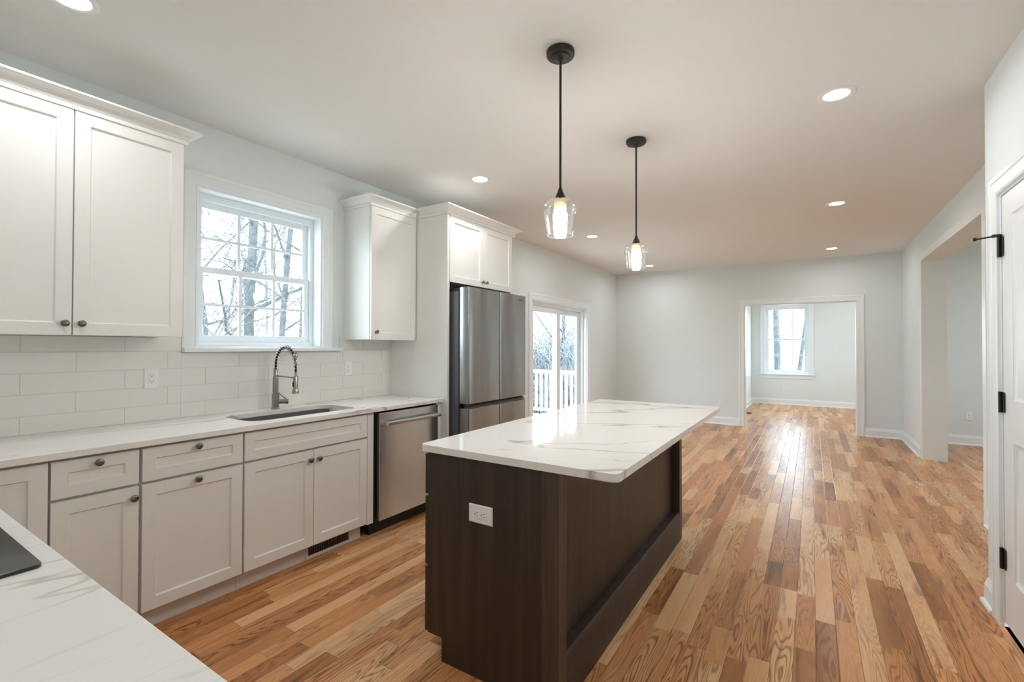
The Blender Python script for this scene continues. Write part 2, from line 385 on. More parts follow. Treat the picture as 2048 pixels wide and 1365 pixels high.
m = MB(); m.grid_wall(plane('y', YFAR, 1), -1.384, 3.6, 0, ZC, 0, 0.15, [FW]); struct('wall_far', m, 'wall')
m = MB(); m.grid_wall(plane('x', -1.234, -1), YB+0.12, YFAR, 0, ZC, 0, 0.15, [FLW]); struct('wall_far_left', m, 'wall')
m = MB(); m.grid_wall(plane('x', 3.45, 1), YB+0.12, YFAR, 0, ZC, 0, 0.15, [FRW]); struct('wall_far_right', m, 'wall')
m = MB(); m.box(XL-WT, XE+0.15, YF-0.15, YB+0.12, ZC, ZC+0.12); m.box(-1.384, 3.6, YB+0.12, YFAR+0.15, ZC, ZC+0.12); struct('ceiling', m, 'ceil')

def build_floor():
    bm = bmesh.new(); uvn = bm.loops.layers.uv.new('near'); uvf = bm.loops.layers.uv.new('far'); col = bm.loops.layers.float_color.new('board')
    w = 0.0826; rects = [(XL-WT, XE+0.1, YF-0.12, YB+0.06), (-1.30, 3.5, YB+0.06, YFAR+0.05)]
    x = XL-WT
    while x < XE+0.1:
        y = -0.6 - rnd.random()
        while y < YFAR+0.1:
            ln = rnd.uniform(0.28, 0.62) if rnd.random() < 0.55 else rnd.uniform(0.62, 1.10)
            rc = (rnd.random(), rnd.random(), rnd.random(), 1.0)
            for (a0, a1, b0, b1) in rects:
                X0, X1, Y0, Y1 = max(x, a0), min(x+w, a1), max(y, b0), min(y+ln, b1)
                if X1-X0 < 1e-4 or Y1-Y0 < 1e-4: continue
                f = bm.faces.new([bm.verts.new(q) for q in ((X0,Y0,0),(X1,Y0,0),(X1,Y1,0),(X0,Y1,0))])
                for lp in f.loops:
                    p = lp.vert.co; lp[uvn].uv = (p.x-x, p.y-y); lp[uvf].uv = (p.x-x-w, p.y-y-ln); lp[col] = rc
            y += ln
        x += w
    for (a0, a1, b0, b1) in rects:            # subfloor body
        v = [bm.verts.new(q) for q in ((a0,b0,-0.002),(a1,b0,-0.002),(a1,b1,-0.002),(a0,b1,-0.002),(a0,b0,-0.15),(a1,b0,-0.15),(a1,b1,-0.15),(a0,b1,-0.15))]
        for q in ((0,1,2,3),(7,6,5,4),(0,4,5,1),(1,5,6,2),(2,6,7,3),(3,7,4,0)): bm.faces.new([v[i] for i in q])
    me = bpy.data.meshes.new('floor'); bm.to_mesh(me); bm.free(); me.materials.append(M['oak'])
    o = bpy.data.objects.new('floor', me); C.objects.link(o); o['kind'] = 'structure'
build_floor()

# ------------------------------------------------------------------ casings, baseboards
CAS = [(0.0, 0.0), (0.0, 0.013), (0.010, 0.017), (0.012, 0.0135), (0.060, 0.0165), (0.066, 0.021), (0.085, 0.021), (0.092, 0.015), (0.092, 0.0)]
FLATC = [(0.0, 0.0), (0.0, 0.016), (0.003, 0.018), (0.086, 0.018), (0.089, 0.015), (0.089, 0.0)]
m = MB(); m.casing(plane('y', YB, -1), BD[0], BD[1], 0, BD[3], CAS); struct('trim_1', m, 'trim')
m = MB(); m.ring_frame(plane('y', YB, 1), BD[0]-0.001, BD[1]+0.001, -0.02, BD[3]+0.001, 0.012, -0.002, 0.122); struct('trim_2', m, 'trim')
m = MB(); m.casing(plane('y', YB+0.12, 1), BD[0], BD[1], 0, BD[3], CAS); struct('trim_3', m, 'trim')
m = MB(); m.casing(plane('x', XR, -1), RO[0], RO[1], 0, RO[3], [(o*0.98, n*0.55) for o, n in FLATC]); struct('trim_4', m, 'trim')
m = MB(); m.casing(plane('x', XN, -1), DD[0], DD[1], 0, DD[3], CAS); struct('trim_5', m, 'trim')
BASE = [(0.0, 0.0), (0.030, 0.0), (0.029, 0.010), (0.024, 0.018), (0.0145, 0.021), (0.0145, 0.098), (0.011, 0.103), (0.0115, 0.109), (0.006, 0.124), (0.005, 0.132), (0.0, 0.134)]
def base(name, path):
    m = MB(); m.sweep(path, BASE); struct(name, m, 'trim')
base('baseboard_back_left', [(XL, YB), (BD[0]-0.092, YB)])
base('baseboard_back_right', [(BD[1]+0.092, YB), (XR, YB)])
base('baseboard_right', [(XR, YB), (XR, RO[1]+0.088)])
base('baseboard_right_near', [(XR, RO[0]-0.088), (XR, YN)])
base('baseboard_closet', [(XR-0.03, YN), (XN, YN), (XN, DD[1]+0.092)])
base('baseboard_left', [(XL, SD[1]+0.089), (XL, YB)])
base('baseboard_left_near', [(XL, 4.02), (XL, SD[0]-0.089)])
base('baseboard_side_room', [(XR2, YB), (XE, YB)])
base('baseboard_far', [(-1.234, YFAR), (3.45, YFAR)])
base('baseboard_far_left', [(-1.234, YB+0.12), (-1.234, YFAR)])

# ------------------------------------------------------------------ windows
def portal(name, centre, rot, sx, sy):
    l = bpy.data.lights.new(name, 'AREA'); l.shape = 'RECTANGLE'; l.size = sx; l.size_y = sy; l.cycles.is_portal = True
    o = bpy.data.objects.new(name, l); C.objects.link(o); o.location = centre; o.rotation_euler = rot
def window(idx, T, hole, depth, cas, stool, apron=0.0, cas_l=None):
    """double hung unit set 'depth' behind the wall face; n points into the room"""
    u0, u1, v0, v1 = hole
    r = thing('window_%d' % idx, None, None, T((u0+u1)/2, v0, -depth), kind='structure')
    m = MB(); m.ring_frame(T, u0, u1, v0, v1, 0.014, -depth-0.055, -0.001); m.build('window_jamb', 'trim', r)
    m = MB(); a0, a1, b0, b1 = u0+0.014, u1-0.014, v0+0.014, v1-0.014
    m.ring_frame(T, a0, a1, b0, b1, 0.030, -depth-0.055, -depth+0.012, wb=0.024, wt=0.045)
    m.ring_frame(T, a0+0.030, a1-0.030, b0+0.024, b1-0.045, 0.008, -depth-0.028, -depth-0.024)
    m.build('window_frame', 'vinyl', r, bevel=0.0015)
    i0, i1, j0, j1 = a0+0.030, a1-0.030, b0+0.024, b1-0.045; mid = (j0+j1)/2 + 0.01
    for nm, p0, p1, nb, nf in (('upper_sash', mid-0.02, j1, -depth-0.050, -depth-0.027), ('lower_sash', j0, mid+0.022, -depth-0.024, -depth)):
        st = 0.040
        m = MB(); m.ring_frame(T, i0, i1, p0, p1, st, nb, nf, wb=0.040 if nm == 'upper_sash' else 0.046, wt=0.040)
        sh = m.build(nm, 'vinyl', r, bevel=0.0015)
        g0, g1, h0, h1 = i0+st, i1-st, p0+0.040, p1-0.040
        m = MB(); nn = (nb+nf)/2
        m.mbox(T, g0-0.004, g1+0.004, h0-0.004, h1+0.004, nn-0.002, nn+0.002); m.build('pane', 'glass', sh)
        m = MB(); mw = 0.009
        for k in (1, 2): m.mbox(T, g0+(g1-g0)*k/3-mw*1.15, g0+(g1-g0)*k/3+mw*1.15, h0, h1, nn-0.006, nn+0.006)
        for a, b in ((g0, g0+(g1-g0)/3-mw), (g0+(g1-g0)/3+mw, g0+(g1-g0)*2/3-mw), (g0+(g1-g0)*2/3+mw, g1)): m.mbox(T, a, b, (h0+h1)/2-mw, (h0+h1)/2+mw, nn-0.006, nn+0.006)
        m.build('muntin', 'vinyl', sh)
        if nm == 'lower_sash':
            m = MB(); m.mbox(T, (i0+i1)/2-0.03, (i0+i1)/2+0.03, p1, p1+0.012, nb+0.002, nf-0.002); m.build('sash_lock', 'vinyl', sh, bevel=0.002)
    m = MB(); s0, s1 = u0-cas+0.0, u1+cas
    sc = [(o*cas/0.092, n) for o, n in CAS]
    m.casing(T, u0, u1, v0, v1, sc); m.build('window_casing', 'trim', r)
    m = MB(); m.mbox(T, stool[0], stool[1], v0-0.026, v0, 0.0, 0.052); m.mbox(T, u0, u1, v0-0.026, v0+0.001, -depth, 0.0); m.build('window_sill', 'trim', r, bevel=0.004)
    if apron:
        m = MB(); m.mbox(T, stool[0]+0.025, stool[1]-0.025, v0-0.026-apron, v0-0.026, 0.0, 0.016); m.build('window_apron', 'trim', r, bevel=0.003)
    return r
window(1, plane('x', XL, 1), KW, 0.105, 0.084, (1.298, 2.425))
window(2, plane('y', YFAR, -1), FW, 0.075, 0.092, (-1.077, 0.060), 0.085)
window(3, plane('x', -1.234, 1), FLW, 0.075, 0.092, (10.83, 11.98), 0.085)
window(4, plane('x', XE, -1), RW1, 0.075, 0.092, (4.43, 5.77), 0.085)  # added side room window, never in view
window(5, plane('x', XE, -1), RW2, 0.075, 0.092, (6.43, 7.77), 0.085)  # second added side room window, never in view
window(6, plane('x', 3.45, -1), FRW, 0.075, 0.092, (9.58, 11.72), 0.085)  # added far room window, unseen, there for its daylight
hp = math.pi/2
portal('portal_far_right', (3.45+0.17, (FRW[0]+FRW[1])/2, (FRW[2]+FRW[3])/2), (0, hp, 0), FRW[3]-FRW[2], FRW[1]-FRW[0])
portal('portal_kitchen', (XL-WT-0.02, (KW[0]+KW[1])/2, (KW[2]+KW[3])/2), (0, -hp, 0), KW[3]-KW[2], KW[1]-KW[0])
portal('portal_slider', (XL-WT-0.02, (SD[0]+SD[1])/2, (SD[2]+SD[3])/2), (0, -hp, 0), SD[3]-SD[2], SD[1]-SD[0])
portal('portal_far', ((FW[0]+FW[1])/2, YFAR+0.17, (FW[2]+FW[3])/2), (-hp, 0, 0), FW[1]-FW[0], FW[3]-FW[2])
portal('portal_far_side', (-1.234-0.17, (FLW[0]+FLW[1])/2, (FLW[2]+FLW[3])/2), (0, -hp, 0), FLW[3]-FLW[2], FLW[1]-FLW[0])
for nm, w_ in (('portal_side', RW1), ('portal_side_two', RW2)): portal(nm, (XE+0.17, (w_[0]+w_[1])/2, (w_[2]+w_[3])/2), (0, hp, 0), w_[3]-w_[2], w_[1]-w_[0])

# sliding glass door
def slider():
    T = plane('x', XL, 1); u0, u1, v0, v1 = SD
    r = thing('door_1', None, None, (XL, (u0+u1)/2, 0), kind='structure')
    m = MB(); m.ring_frame(T, u0, u1, v0-0.02, v1, 0.014, -WT, -0.001, wb=0.02); m.build('door_jamb', 'trim', r)
    m = MB(); m.ring_frame(T, u0+0.014, u1-0.014, 0.0, v1-0.014, 0.035, -WT, -0.055, wb=0.03, wt=0.045); m.build('door_frame', 'vinyl', r, bevel=0.002)
    m = MB(); m.casing(T, u0, u1, 0, v1, CAS); m.build('door_casing', 'trim', r)
    mid = (u0+u1)/2 + 0.01
    for nm, a, b, nb, nf in (('sliding_panel', u0+0.05, mid+0.055, -0.105, -0.068), ('fixed_panel', mid-0.055, u1-0.05, -0.150, -0.113)):
        m = MB(); m.ring_frame(T, a, b, 0.03, v1-0.06, 0.110, nb, nf, wb=0.13, wt=0.085); p = m.build(nm, 'vinyl', r, bevel=0.002)
        nn = (nb+nf)/2; m = MB(); m.mbox(T, a+0.105, b-0.105, 0.155, v1-0.14, nn-0.003, nn+0.003); m.build('pane', 'glass', p)
        if nm == 'sliding_panel':
            m = MB(); m.mbox(T, a+0.030, a+0.055, 0.93, 1.17, nf+0.022, nf+0.034); m.mbox(T, a+0.032, a+0.053, 0.94, 0.965, nf, nf+0.024); m.mbox(T, a+0.032, a+0.053, 1.135, 1.16, nf, nf+0.024)
            m.build('door_handle', 'trim', p, bevel=0.003)
slider()

# closet door, nearly shut flush in its frame
def closet_door():
    T = plane('x', XN, -1); u0, u1, v0, v1 = DD
    r = thing('door_2', None, None, (XN, (u0+u1)/2, 0), kind='structure')
    m = MB(); m.ring_frame(T, u0, u1, -0.02, v1, 0.012, -0.115, 0.0005, wb=0.02)
    m.mbox(T, u0+0.012, u0+0.024, 0, v1-0.012, -0.075, -0.040); m.mbox(T, u1-0.024, u1-0.012, 0, v1-0.012, -0.075, -0.040); m.mbox(T, u0+0.024, u1-0.024, v1-0.024, v1-0.012, -0.075, -0.040)
    m.build('door_jamb', 'trim', r)
    a, b, lo, hi = u0+0.015, u1-0.015, 0.022, v1-0.015; nf = -0.003
    m = MB(); stile = 0.130
    panels = [(a+stile, b-stile, 0.262, 0.905), (a+stile, b-stile, 1.105, hi-0.112)]
    m.grid_wall(T, a, b, lo, hi, nf-0.035, nf, panels)
    s = m.build('door_leaf', 'door', r, bevel=0.0012)
    for (p, q, z0, z1) in panels:
        m = MB(); rect = lambda o, n: [T(p+o, z0+o, n), T(q-o, z0+o, n), T(q-o, z1-o, n), T(p+o, z1-o, n)]
        m.loft([rect(-0.001, nf-0.028), rect(-0.001, nf-0.001), rect(0.012, nf-0.010), rect(0.020, nf-0.011), rect(0.055, nf-0.003), rect(0.058, nf-0.003)])
        m.build('raised_panel', 'door', s, smooth=True)
    yk = u1 - 0.013
    for k, z in enumerate((1.840, 1.083, 0.327)):
        m = MB(); m.mbox(T, yk-0.030, yk+0.034, z-0.049, z+0.049, 0.0005, 0.0030); m.lathe([(0.0075, -0.050), (0.0075, 0.050)], T(yk, z, 0.0085), n=12)
        h = m.build('hinge', 'black', r, bevel=0.0006); h['label'] = 'black metal hinge'
        if k == 0:
            m = MB(); c = Vector(T(yk, z+0.056, 0.0085)); m.lathe([(0.010, -0.005), (0.010, 0.006)], c, n=12)
            e = c + Vector((-0.072, 0.030, -0.004)); m.tube([c, e], 0.0042, 8); m.lathe([(0.009, 0), (0.009, 0.012)], e, (-1, 0.3, 0), 12)
            e2 = c + Vector((-0.028, -0.028, -0.006)); m.tube([c, e2], 0.004, 8); m.lathe([(0.008, 0), (0.008, 0.010)], e2, (0.6, -0.8, 0), 12)
            m.build('hinge_pin_stop', 'black', h, smooth=True)
    m = MB(); c = T(a+0.065, 0.96, nf); m.lathe([(0.030, 0), (0.030, 0.006), (0.010, 0.010), (0.010, 0.035), (0.026, 0.045), (0.028, 0.058), (0.018, 0.068)], c, (-1, 0, 0), 20); m.build('door_knob', 'black', s, smooth=True)
closet_door()

# ------------------------------------------------------------------ cabinets
LT = plane('x', 0.0, 1)        # left run: u = y, n = x
KNOB = [(0.0075, 0.0), (0.0065, 0.004), (0.0055, 0.012), (0.009, 0.017), (0.0155, 0.0195), (0.0160, 0.0235), (0.013, 0.0265), (0.004, 0.0278)]
def knob(parent, y, z, xf, r=1.0):
    m = MB(); m.lathe([(a*r, b) for a, b in KNOB], (xf, y, z), (1, 0, 0), 20); return m.build('knob', 'knob', parent, smooth=True)
def front(name, parent, y0, y1, z0, z1, xf, mat='cab', rail=0.057, thick=0.019):
    m = MB(); m.shaker(LT, y0, y1, z0, z1, xf-thick, xf, rail); return m.build(name, mat, parent, bevel=0.0014)
ZD0, ZD1, ZR0, ZR1 = 0.111, 0.703, 0.716, 0.871
XFR = XD - 0.020           # face frame plane
def base_carcass(r, y0, y1, toe=True):
    m = MB(); rc = lambda o, z: [(XL+0.012+o, y0+0.001+o, z), (XFR-0.02-o, y0+0.001+o, z), (XFR-0.02-o, y1-0.001-o, z), (XL+0.012+o, y1-0.001-o, z)]
    m.loft([rc(0, 0.100), rc(0, 0.884), rc(0.016, 0.884), rc(0.016, 0.118)]); m.build('carcass', 'cab', r)
    m = MB(); m.ring_frame(LT, y0+0.001, y1-0.001, 0.100, 0.884, 0.030, XFR-0.02, XFR-0.001); m.mbox(LT, y0+0.03, y1-0.03, 0.69, 0.73, XFR-0.02, XFR-0.001); m.build('face_frame', 'frame', r)
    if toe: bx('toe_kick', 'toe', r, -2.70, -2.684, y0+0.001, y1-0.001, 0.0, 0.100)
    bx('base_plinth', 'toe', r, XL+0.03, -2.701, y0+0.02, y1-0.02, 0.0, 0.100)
r = thing('base_cabinet', 'corner base cabinet with one tall plain door, half hidden behind the foreground counter', 'cabinet', (-2.9, 0.45, 0), 'white base cabinets under the window')
base_carcass(r, 0.300, 0.589); front('door', r, 0.318, 0.584, ZD0, ZR1, XD)
r = thing('base_cabinet', 'narrow base cabinet with one drawer over one door, knob at its top right corner', 'cabinet', (-2.9, 0.74, 0), 'white base cabinets under the window')
base_carcass(r, 0.589, 0.8955); d = front('drawer', r, 0.592, 0.889, ZR0, ZR1, XD, rail=0.052); knob(d, 0.741, 0.845, XD)
d = front('door', r, 0.592, 0.889, ZD0, ZD1, XD); knob(d, 0.866, 0.655, XD)
r = thing('base_cabinet', 'base cabinet with drawer and pull-out front, both knobs centred on the top rail', 'cabinet', (-2.9, 1.13, 0), 'white base cabinets under the window')
base_carcass(r, 0.8955, 1.3605); d = front('drawer', r, 0.902, 1.355, ZR0, ZR1, XD, rail=0.052); knob(d, 1.131, 0.846, XD)
d = front('pull_out_front', r, 0.902, 1.355, ZD0, ZD1, XD); knob(d, 1.131, 0.680, XD)
r = thing('base_cabinet', 'wide sink base cabinet with two doors meeting at paired knobs, beside the dishwasher', 'cabinet', (-2.9, 1.81, 0), 'white base cabinets under the window')
base_carcass(r, 1.3605, 2.205); front('false_drawer_front', r, 1.366, 2.199, ZR0, ZR1, XD, rail=0.052)
d = front('door', r, 1.366, 1.785, ZD0, ZD1, XD); knob(d, 1.757, 0.645, XD)
d = front('door', r, 1.789, 2.199, ZD0, ZD1, XD); knob(d, 1.817, 0.645, XD)
bx('filler_strip', 'cab', r, XFR-0.02, XD-0.004, 2.2055, 2.259, 0.100, 0.884, 0.001)
# toe kick register
r = thing('toe_kick_vent', 'slotted heating register set in the toe kick below the sink cabinet', 'vent', (-2.68, 1.945, 0.0))
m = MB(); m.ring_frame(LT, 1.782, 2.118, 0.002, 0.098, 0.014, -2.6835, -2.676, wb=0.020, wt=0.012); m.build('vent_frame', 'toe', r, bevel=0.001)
bx('vent_backing', 'hole', r, -2.6838, -2.6825, 1.790, 2.110, 0.012, 0.092)
for k in range(24):
    y = 1.803 + k*(2.097-1.803)/23; bx('louver', 'steel_dark', r, -2.6822, -2.677, y-0.0028, y+0.0028, 0.021, 0.087)
# front-leg cabinets under the near worktop
FT = plane('y', 0.0, 1)
r = thing('base_cabinet', 'white base cabinet with a pair of doors under the foreground counter and cooktop', 'cabinet', (-1.5, 0.0, 0), 'white base cabinets under the near counter')
m = MB(); m.box(-2.55, -0.40, YF+0.012, 0.266, 0.100, 0.884); m.build('carcass', 'cab', r)
bx('toe_kick', 'toe', r, -2.55, -0.42, YF+0.02, 0.200, 0.0, 0.100)
for a, b in ((-2.53, -2.06), (-2.055, -1.60), (-1.595, -1.02), (-1.015, -0.405)):
    m = MB(); m.shaker(FT, a, b, ZD0, ZR1, 0.267, 0.286); m.build('door', 'cab', r, bevel=0.0014)

# ------------------------------------------------------------------ worktops, sink, tap, cooktop
sink_hole = rrect(-3.055, -2.690, 1.450, 2.195, 0.085, 8)
outer = [(XL+0.0012, YF+0.0012), (-0.36, YF+0.0012), (-0.36, 0.317), (XCF-0.02, 0.317)] + [(XCF, 0.330), (XCF, 2.9665), (XL+0.0012, 2.9665)]
m = MB(); m.slab(outer, [sink_hole], ZT-0.0295, ZT)
tag(m.build('countertop', 'quartz_wall', bevel=0.0025), 'white veined quartz worktop running under the window and round to the foreground', 'worktop')
r = thing('sink', 'stainless undermount sink let into the worktop below the window', 'sink', (-2.872, 1.82, 0.70))
m = MB(); rr = lambda o, z: [(x, y, z) for x, y in rrect(-3.055+o, -2.690-o, 1.450+o, 2.195-o, 0.085-min(o, .05)*.5, 8)]
zt = ZT-0.0300
m.loft([rr(-0.018, zt-0.002), rr(-0.018, zt), rr(-0.004, zt), rr(0.004, 0.72), rr(0.03, 0.695), rr(0.03, 0.690), rr(-0.001, 0.715), rr(-0.006, zt-0.002)], cap=False)
m.face(rr(0.03, 0.695)); m.build('basin', 'sink', r, smooth=True)
m = MB(); m.lathe([(0.045, 0.0), (0.045, 0.003), (0.036, 0.004), (0.030, -0.002)], (-2.90, 1.82, 0.6955), n=24); m.build('drain', 'nickel', r, smooth=True)
def faucet():
    x, y = -3.111, 1.832
    r = thing('faucet', 'brushed nickel spring-neck kitchen faucet standing behind the sink', 'faucet', (x, y, ZT))
    m = MB(); m.lathe([(0.027, 0.0), (0.027, 0.006), (0.0235, 0.010), (0.0235, 0.104), (0.021, 0.106)], (x, y, ZT), n=24); m.build('base', 'nickel', r, smooth=True)
    m = MB(); m.lathe([(0.0185, 0.104), (0.0185, 0.205), (0.0165, 0.222), (0.0145, 0.226), (0.0145, 0.268), (0.013, 0.272)], (x, y, ZT), n=24); m.build('column', 'nickel', r, smooth=True)
    reach, top0 = 0.232, ZT+0.268
    path = [Vector((x, y, top0))]
    for i in range(0, 25):
        a = math.pi - math.pi*i/24*0.985; path.append(Vector((x + reach/2 + reach/2*math.cos(a), y, top0 + 0.030 + 0.128*math.sin(a))))
    path.append(Vector((x+reach, y, ZT+0.262)))
    m = MB(); m.tube(path, 0.0072, 12); hose = m.build('hose', 'plastic_dark', r, smooth=True)
    # coil spring round the hose
    L_ = [0.0]
    for a, b in zip(path, path[1:]): L_.append(L_[-1] + (b-a).length)
    tot = L_[-1]-0.0; turns = 19; pts = []
    n_ = turns*12
    for k in range(n_+1):
        s_ = tot*0.985*k/n_; i = max(j for j in range(len(L_)) if L_[j] <= s_+1e-9); i = min(i, len(path)-2)
        f = (s_-L_[i])/(L_[i+1]-L_[i]); p = path[i].lerp(path[i+1], f); d = (path[i+1]-path[i]).normalized()
        u_ = Vector((0, 1, 0)); w_ = d.cross(u_).normalized(); a = 2*math.pi*k/12
        pts.append(p + (u_*math.cos(a) + w_*math.sin(a))*0.0135)
    m = MB(); m.tube(pts, 0.0021, 6); m.build('spring', 'spring', r, smooth=True)
    xe = x+reach
    m = MB(); m.lathe([(0.0135, 0.0), (0.0140, 0.004), (0.0140, 0.020), (0.0110, 0.024)], (xe, y, ZT+0.378-0.02), n=18); m.lathe([(0.0068, 0.0), (0.0068, 0.16)], (xe, y, ZT+0.232), n=14); m.build('hose_collar', 'nickel', r, smooth=True)
    m = MB(); m.lathe([(0.021, 0.0), (0.021, 0.014), (0.0165, 0.026), (0.0155, 0.030), (0.0155, 0.112), (0.0120, 0.118)], (xe, y, ZT+0.120), n=20); h = m.build('spray_head', 'nickel', r, smooth=True)
    m = MB(); m.box(xe-0.006, xe+0.006, y-0.0195, y-0.0140, ZT+0.165, ZT+0.195); m.build('spray_button', 'plastic_dark', h, bevel=0.001)
    m = MB(); m.tube([(x+0.012, y, ZT+0.228), (xe-0.010, y, ZT+0.224)], 0.0052, 10); m.build('docking_arm', 'nickel', r, smooth=True)
    d = Vector((0.55, 0.83, 0)).normalized(); c = Vector((x, y, ZT+0.050))
    m = MB(); m.lathe([(0.0165, 0.015), (0.0165, 0.058), (0.0185, 0.060), (0.0185, 0.078), (0.016, 0.081)], c, d, 20); m.build('valve_body', 'nickel', r, smooth=True)
    e = c + d*0.066 + Vector((0, 0, 0.016)); m = MB(); m.tube([e, e + Vector((-0.040, -0.050, 0.062))], [0.0052, 0.0042], 10); m.build('lever', 'nickel', r, smooth=True)
faucet()
r = thing('cooktop', 'black glass cooktop lying on the foreground counter', 'cooktop', (-1.656, 0.02, ZT))
m = MB(); m.slab(rrect(-2.036, -1.276, -0.238, 0.280, 0.012, 4), [], ZT+0.0002, ZT+0.0075); m.build('glass_top', 'glassblack', r, bevel=0.002)
for cx, cy, rad in ((-1.86, 0.14, 0.10), (-1.45, 0.14, 0.08), (-1.86, -0.11, 0.08), (-1.45, -0.11, 0.10)):
    m = MB(); n_ = 40
    m.loft([[(cx+(rad-k)*math.cos(2*math.pi*i/n_), cy+(rad-k)*math.sin(2*math.pi*i/n_), ZT+z) for i in range(n_)] for k, z in ((0, .0076), (0, .0079), (.002, .0079), (.002, .0076))], loop=True); m.build('burner_ring', 'steel_dark', r)

# ------------------------------------------------------------------ tiled backsplash
def backsplash():
    m = MB(); tw, th, g = 0.4085, 0.1045, 0.0018
    top = 1.420
    zr = 0.9135
    regions = [(YF+0.003, 1.2965, ZT+0.0005, 1.398), (1.2965, 2.427, ZT+0.0005, 1.3075), (2.427, 2.9685, ZT+0.0005, top)]
    row = 0; z = ZT+0.0005 - 0.0155
    body = MB()
    for (a, b, c, d) in regions: body.box(XL+0.0005, XL+0.0075, a, b, c, d)
    body.box(XL+0.0005, XL+0.0075, 1.180, 1.2965, 1.398, top)
    while z < top:
        y = (0.818 if row % 2 else 0.614) - 0.4085*4
        while y < 2.99:
            y0, y1, z0, z1 = y+g/2, y+tw-g/2, z+g/2, z+th-g/2
            for (a, b, c, d) in regions + [(1.180, 1.2965, 1.398, top)]:
                Y0, Y1, Z0, Z1 = max(y0, a), min(y1, b), max(z0, c), min(z1, d)
                if Y1-Y0 > 0.004 and Z1-Z0 > 0.003:
                    e = 0.0013; q = lambda o, x: [(x, Y0+o, Z0+o), (x, Y1-o, Z0+o), (x, Y1-o, Z1-o), (x, Y0+o, Z1-o)]
                    m.loft([q(0, XL+0.007), q(0, XL+0.0088), q(e, XS)])
            y += tw
        z += th; row += 1
    r = thing('tile_backsplash', 'white glazed tile backsplash on the wall between counter and wall cabinets', 'backsplash', (XL, 1.3, ZT))
    body.build('grout_bed', 'grout', r); m.build('tiles', 'tile', r)
backsplash()

# ------------------------------------------------------------------ wall cabinets
CROWN = [(0.0, 2.452), (0.012, 2.452), (0.014, 2.456), (0.014, 2.468), (0.008, 2.471), (0.008, 2.475), (0.014, 2.477), (0.019, 2.487), (0.030, 2.499), (0.047, 2.507), (0.058, 2.509), (0.062, 2.512), (0.066, 2.513), (0.066, 2.522), (0.0, 2.522)]
r = thing('wall_cabinet', 'wide double-door wall cabinet at the corner, above the tiled splash and beside the window', 'cabinet', (-3.05, 0.72, 1.40), 'white wall cabinets')
m = MB(); m.box(XL+0.0105, XU-0.021, 0.268, 1.177, 1.400, 2.455); m.build('carcass', 'cab', r, bevel=0.001)
d = front('door', r, 0.272, 0.7205, 1.398, 2.452, XU); knob(d, 0.693, 1.452, XU)
d = front('door', r, 0.7255, 1.1745, 1.398, 2.452, XU); knob(d, 0.752, 1.452, XU)
m = MB(); m.sweep([(XL+0.001, 0.267), (XU-0.006, 0.267), (XU-0.006, 1.178), (XL+0.001, 1.178)], CROWN); m.build('crown', 'cab', r)
bx('top_cap', 'cab', r, XL+0.002, XU-0.006, 0.267, 1.178, 2.456, 2.500)
r = thing('wall_cabinet', 'narrow single-door wall cabinet between the window and the refrigerator panel', 'cabinet', (-3.05, 2.70, 1.40), 'white wall cabinets')
m = MB(); m.box(XL+0.001, XU-0.021, 2.471, 2.9675, 1.400, 2.455); m.build('carcass', 'cab', r, bevel=0.001)
d = front('door', r, 2.474, 2.962, 1.398, 2.452, XU); knob(d, 2.519, 1.460, XU, 0.9)
m = MB(); m.sweep([(XU-0.006, 2.902), (XU-0.006, 2.470), (XL+0.001, 2.470)], [(-o, z) for o, z in CROWN])
m.build('crown', 'cab', r)
bx('top_cap', 'cab', r, XL+0.002, XU-0.006, 2.470, 2.9675, 2.456, 2.500)
XFC = -2.545
r = thing('refrigerator_cabinet', 'tall white refrigerator surround with side panel and two short doors above', 'cabinet', (-2.88, 3.48, 0), 'white wall cabinets')
bx('side_panel', 'cab', r, XL+0.001, XFC, 2.969, 2.996, 0.0, 2.462, 0.001)
bx('side_panel', 'cab', r, XL+0.001, XFC-0.02, 3.962, 3.985, 0.0, 2.462, 0.001)
bx('filler_strip', 'cab', r, XFR-0.02, XD-0.004, 2.912, 2.9685, 0.0, 0.884, 0.001)
m = MB(); m.box(XL+0.001, XFC-0.021, 2.9965, 3.9615, 1.890, 2.460); m.build('carcass', 'cab', r)
d = front('door', r, 3.002, 3.4795, 1.888, 2.456, XFC, rail=0.057); knob(d, 3.452, 1.935, XFC, 0.9)
d = front('door', r, 3.4845, 3.9605, 1.888, 2.456, XFC, rail=0.057); knob(d, 3.512, 1.935, XFC, 0.9)
m = MB(); m.sweep([(XL+0.001, 3.985), (XFC-0.002, 3.985), (XFC-0.002, 2.968), (XU+0.061, 2.968)], [(-o, z) for o, z in CROWN]); m.build('crown', 'cab', r)
bx('top_cap', 'cab', r, XL+0.002, XFC-0.004, 2.970, 3.984, 2.463, 2.500)

# ------------------------------------------------------------------ dishwasher, refrigerator
r = thing('dishwasher', 'stainless steel dishwasher with a bar handle, under the counter end', 'dishwasher', (-2.88, 2.585, 0))
bx('body', 'plastic_dark', r, XL+0.03, -2.632, 2.264, 2.906, 0.105, 0.874)
m = MB(); m.box(-2.628, -2.578, 2.287, 2.897, 0.108, 0.871); dw = m.build('door', 'steel_dw', r, bevel=0.004)
bx('toe_panel', 'plastic_dark', r, -2.70, -2.662, 2.261, 2.909, 0.0, 0.100)
m = MB()
hz = 0.797; hx = -2.535
sec = [(-0.010, -0.013), (0.008, -0.0145), (0.011, -0.010), (0.011, 0.010), (0.008, 0.0145), (-0.010, 0.013)]
m.loft([[(hx+a, y, hz+b) for a, b in sec] for y in (2.315, 2.875)])
for y in (2.330, 2.860): m.box(-2.580, hx-0.006, y-0.013, y+0.013, hz-0.011, hz+0.011)
m.build('handle', 'steel_edge', dw, bevel=0.002)
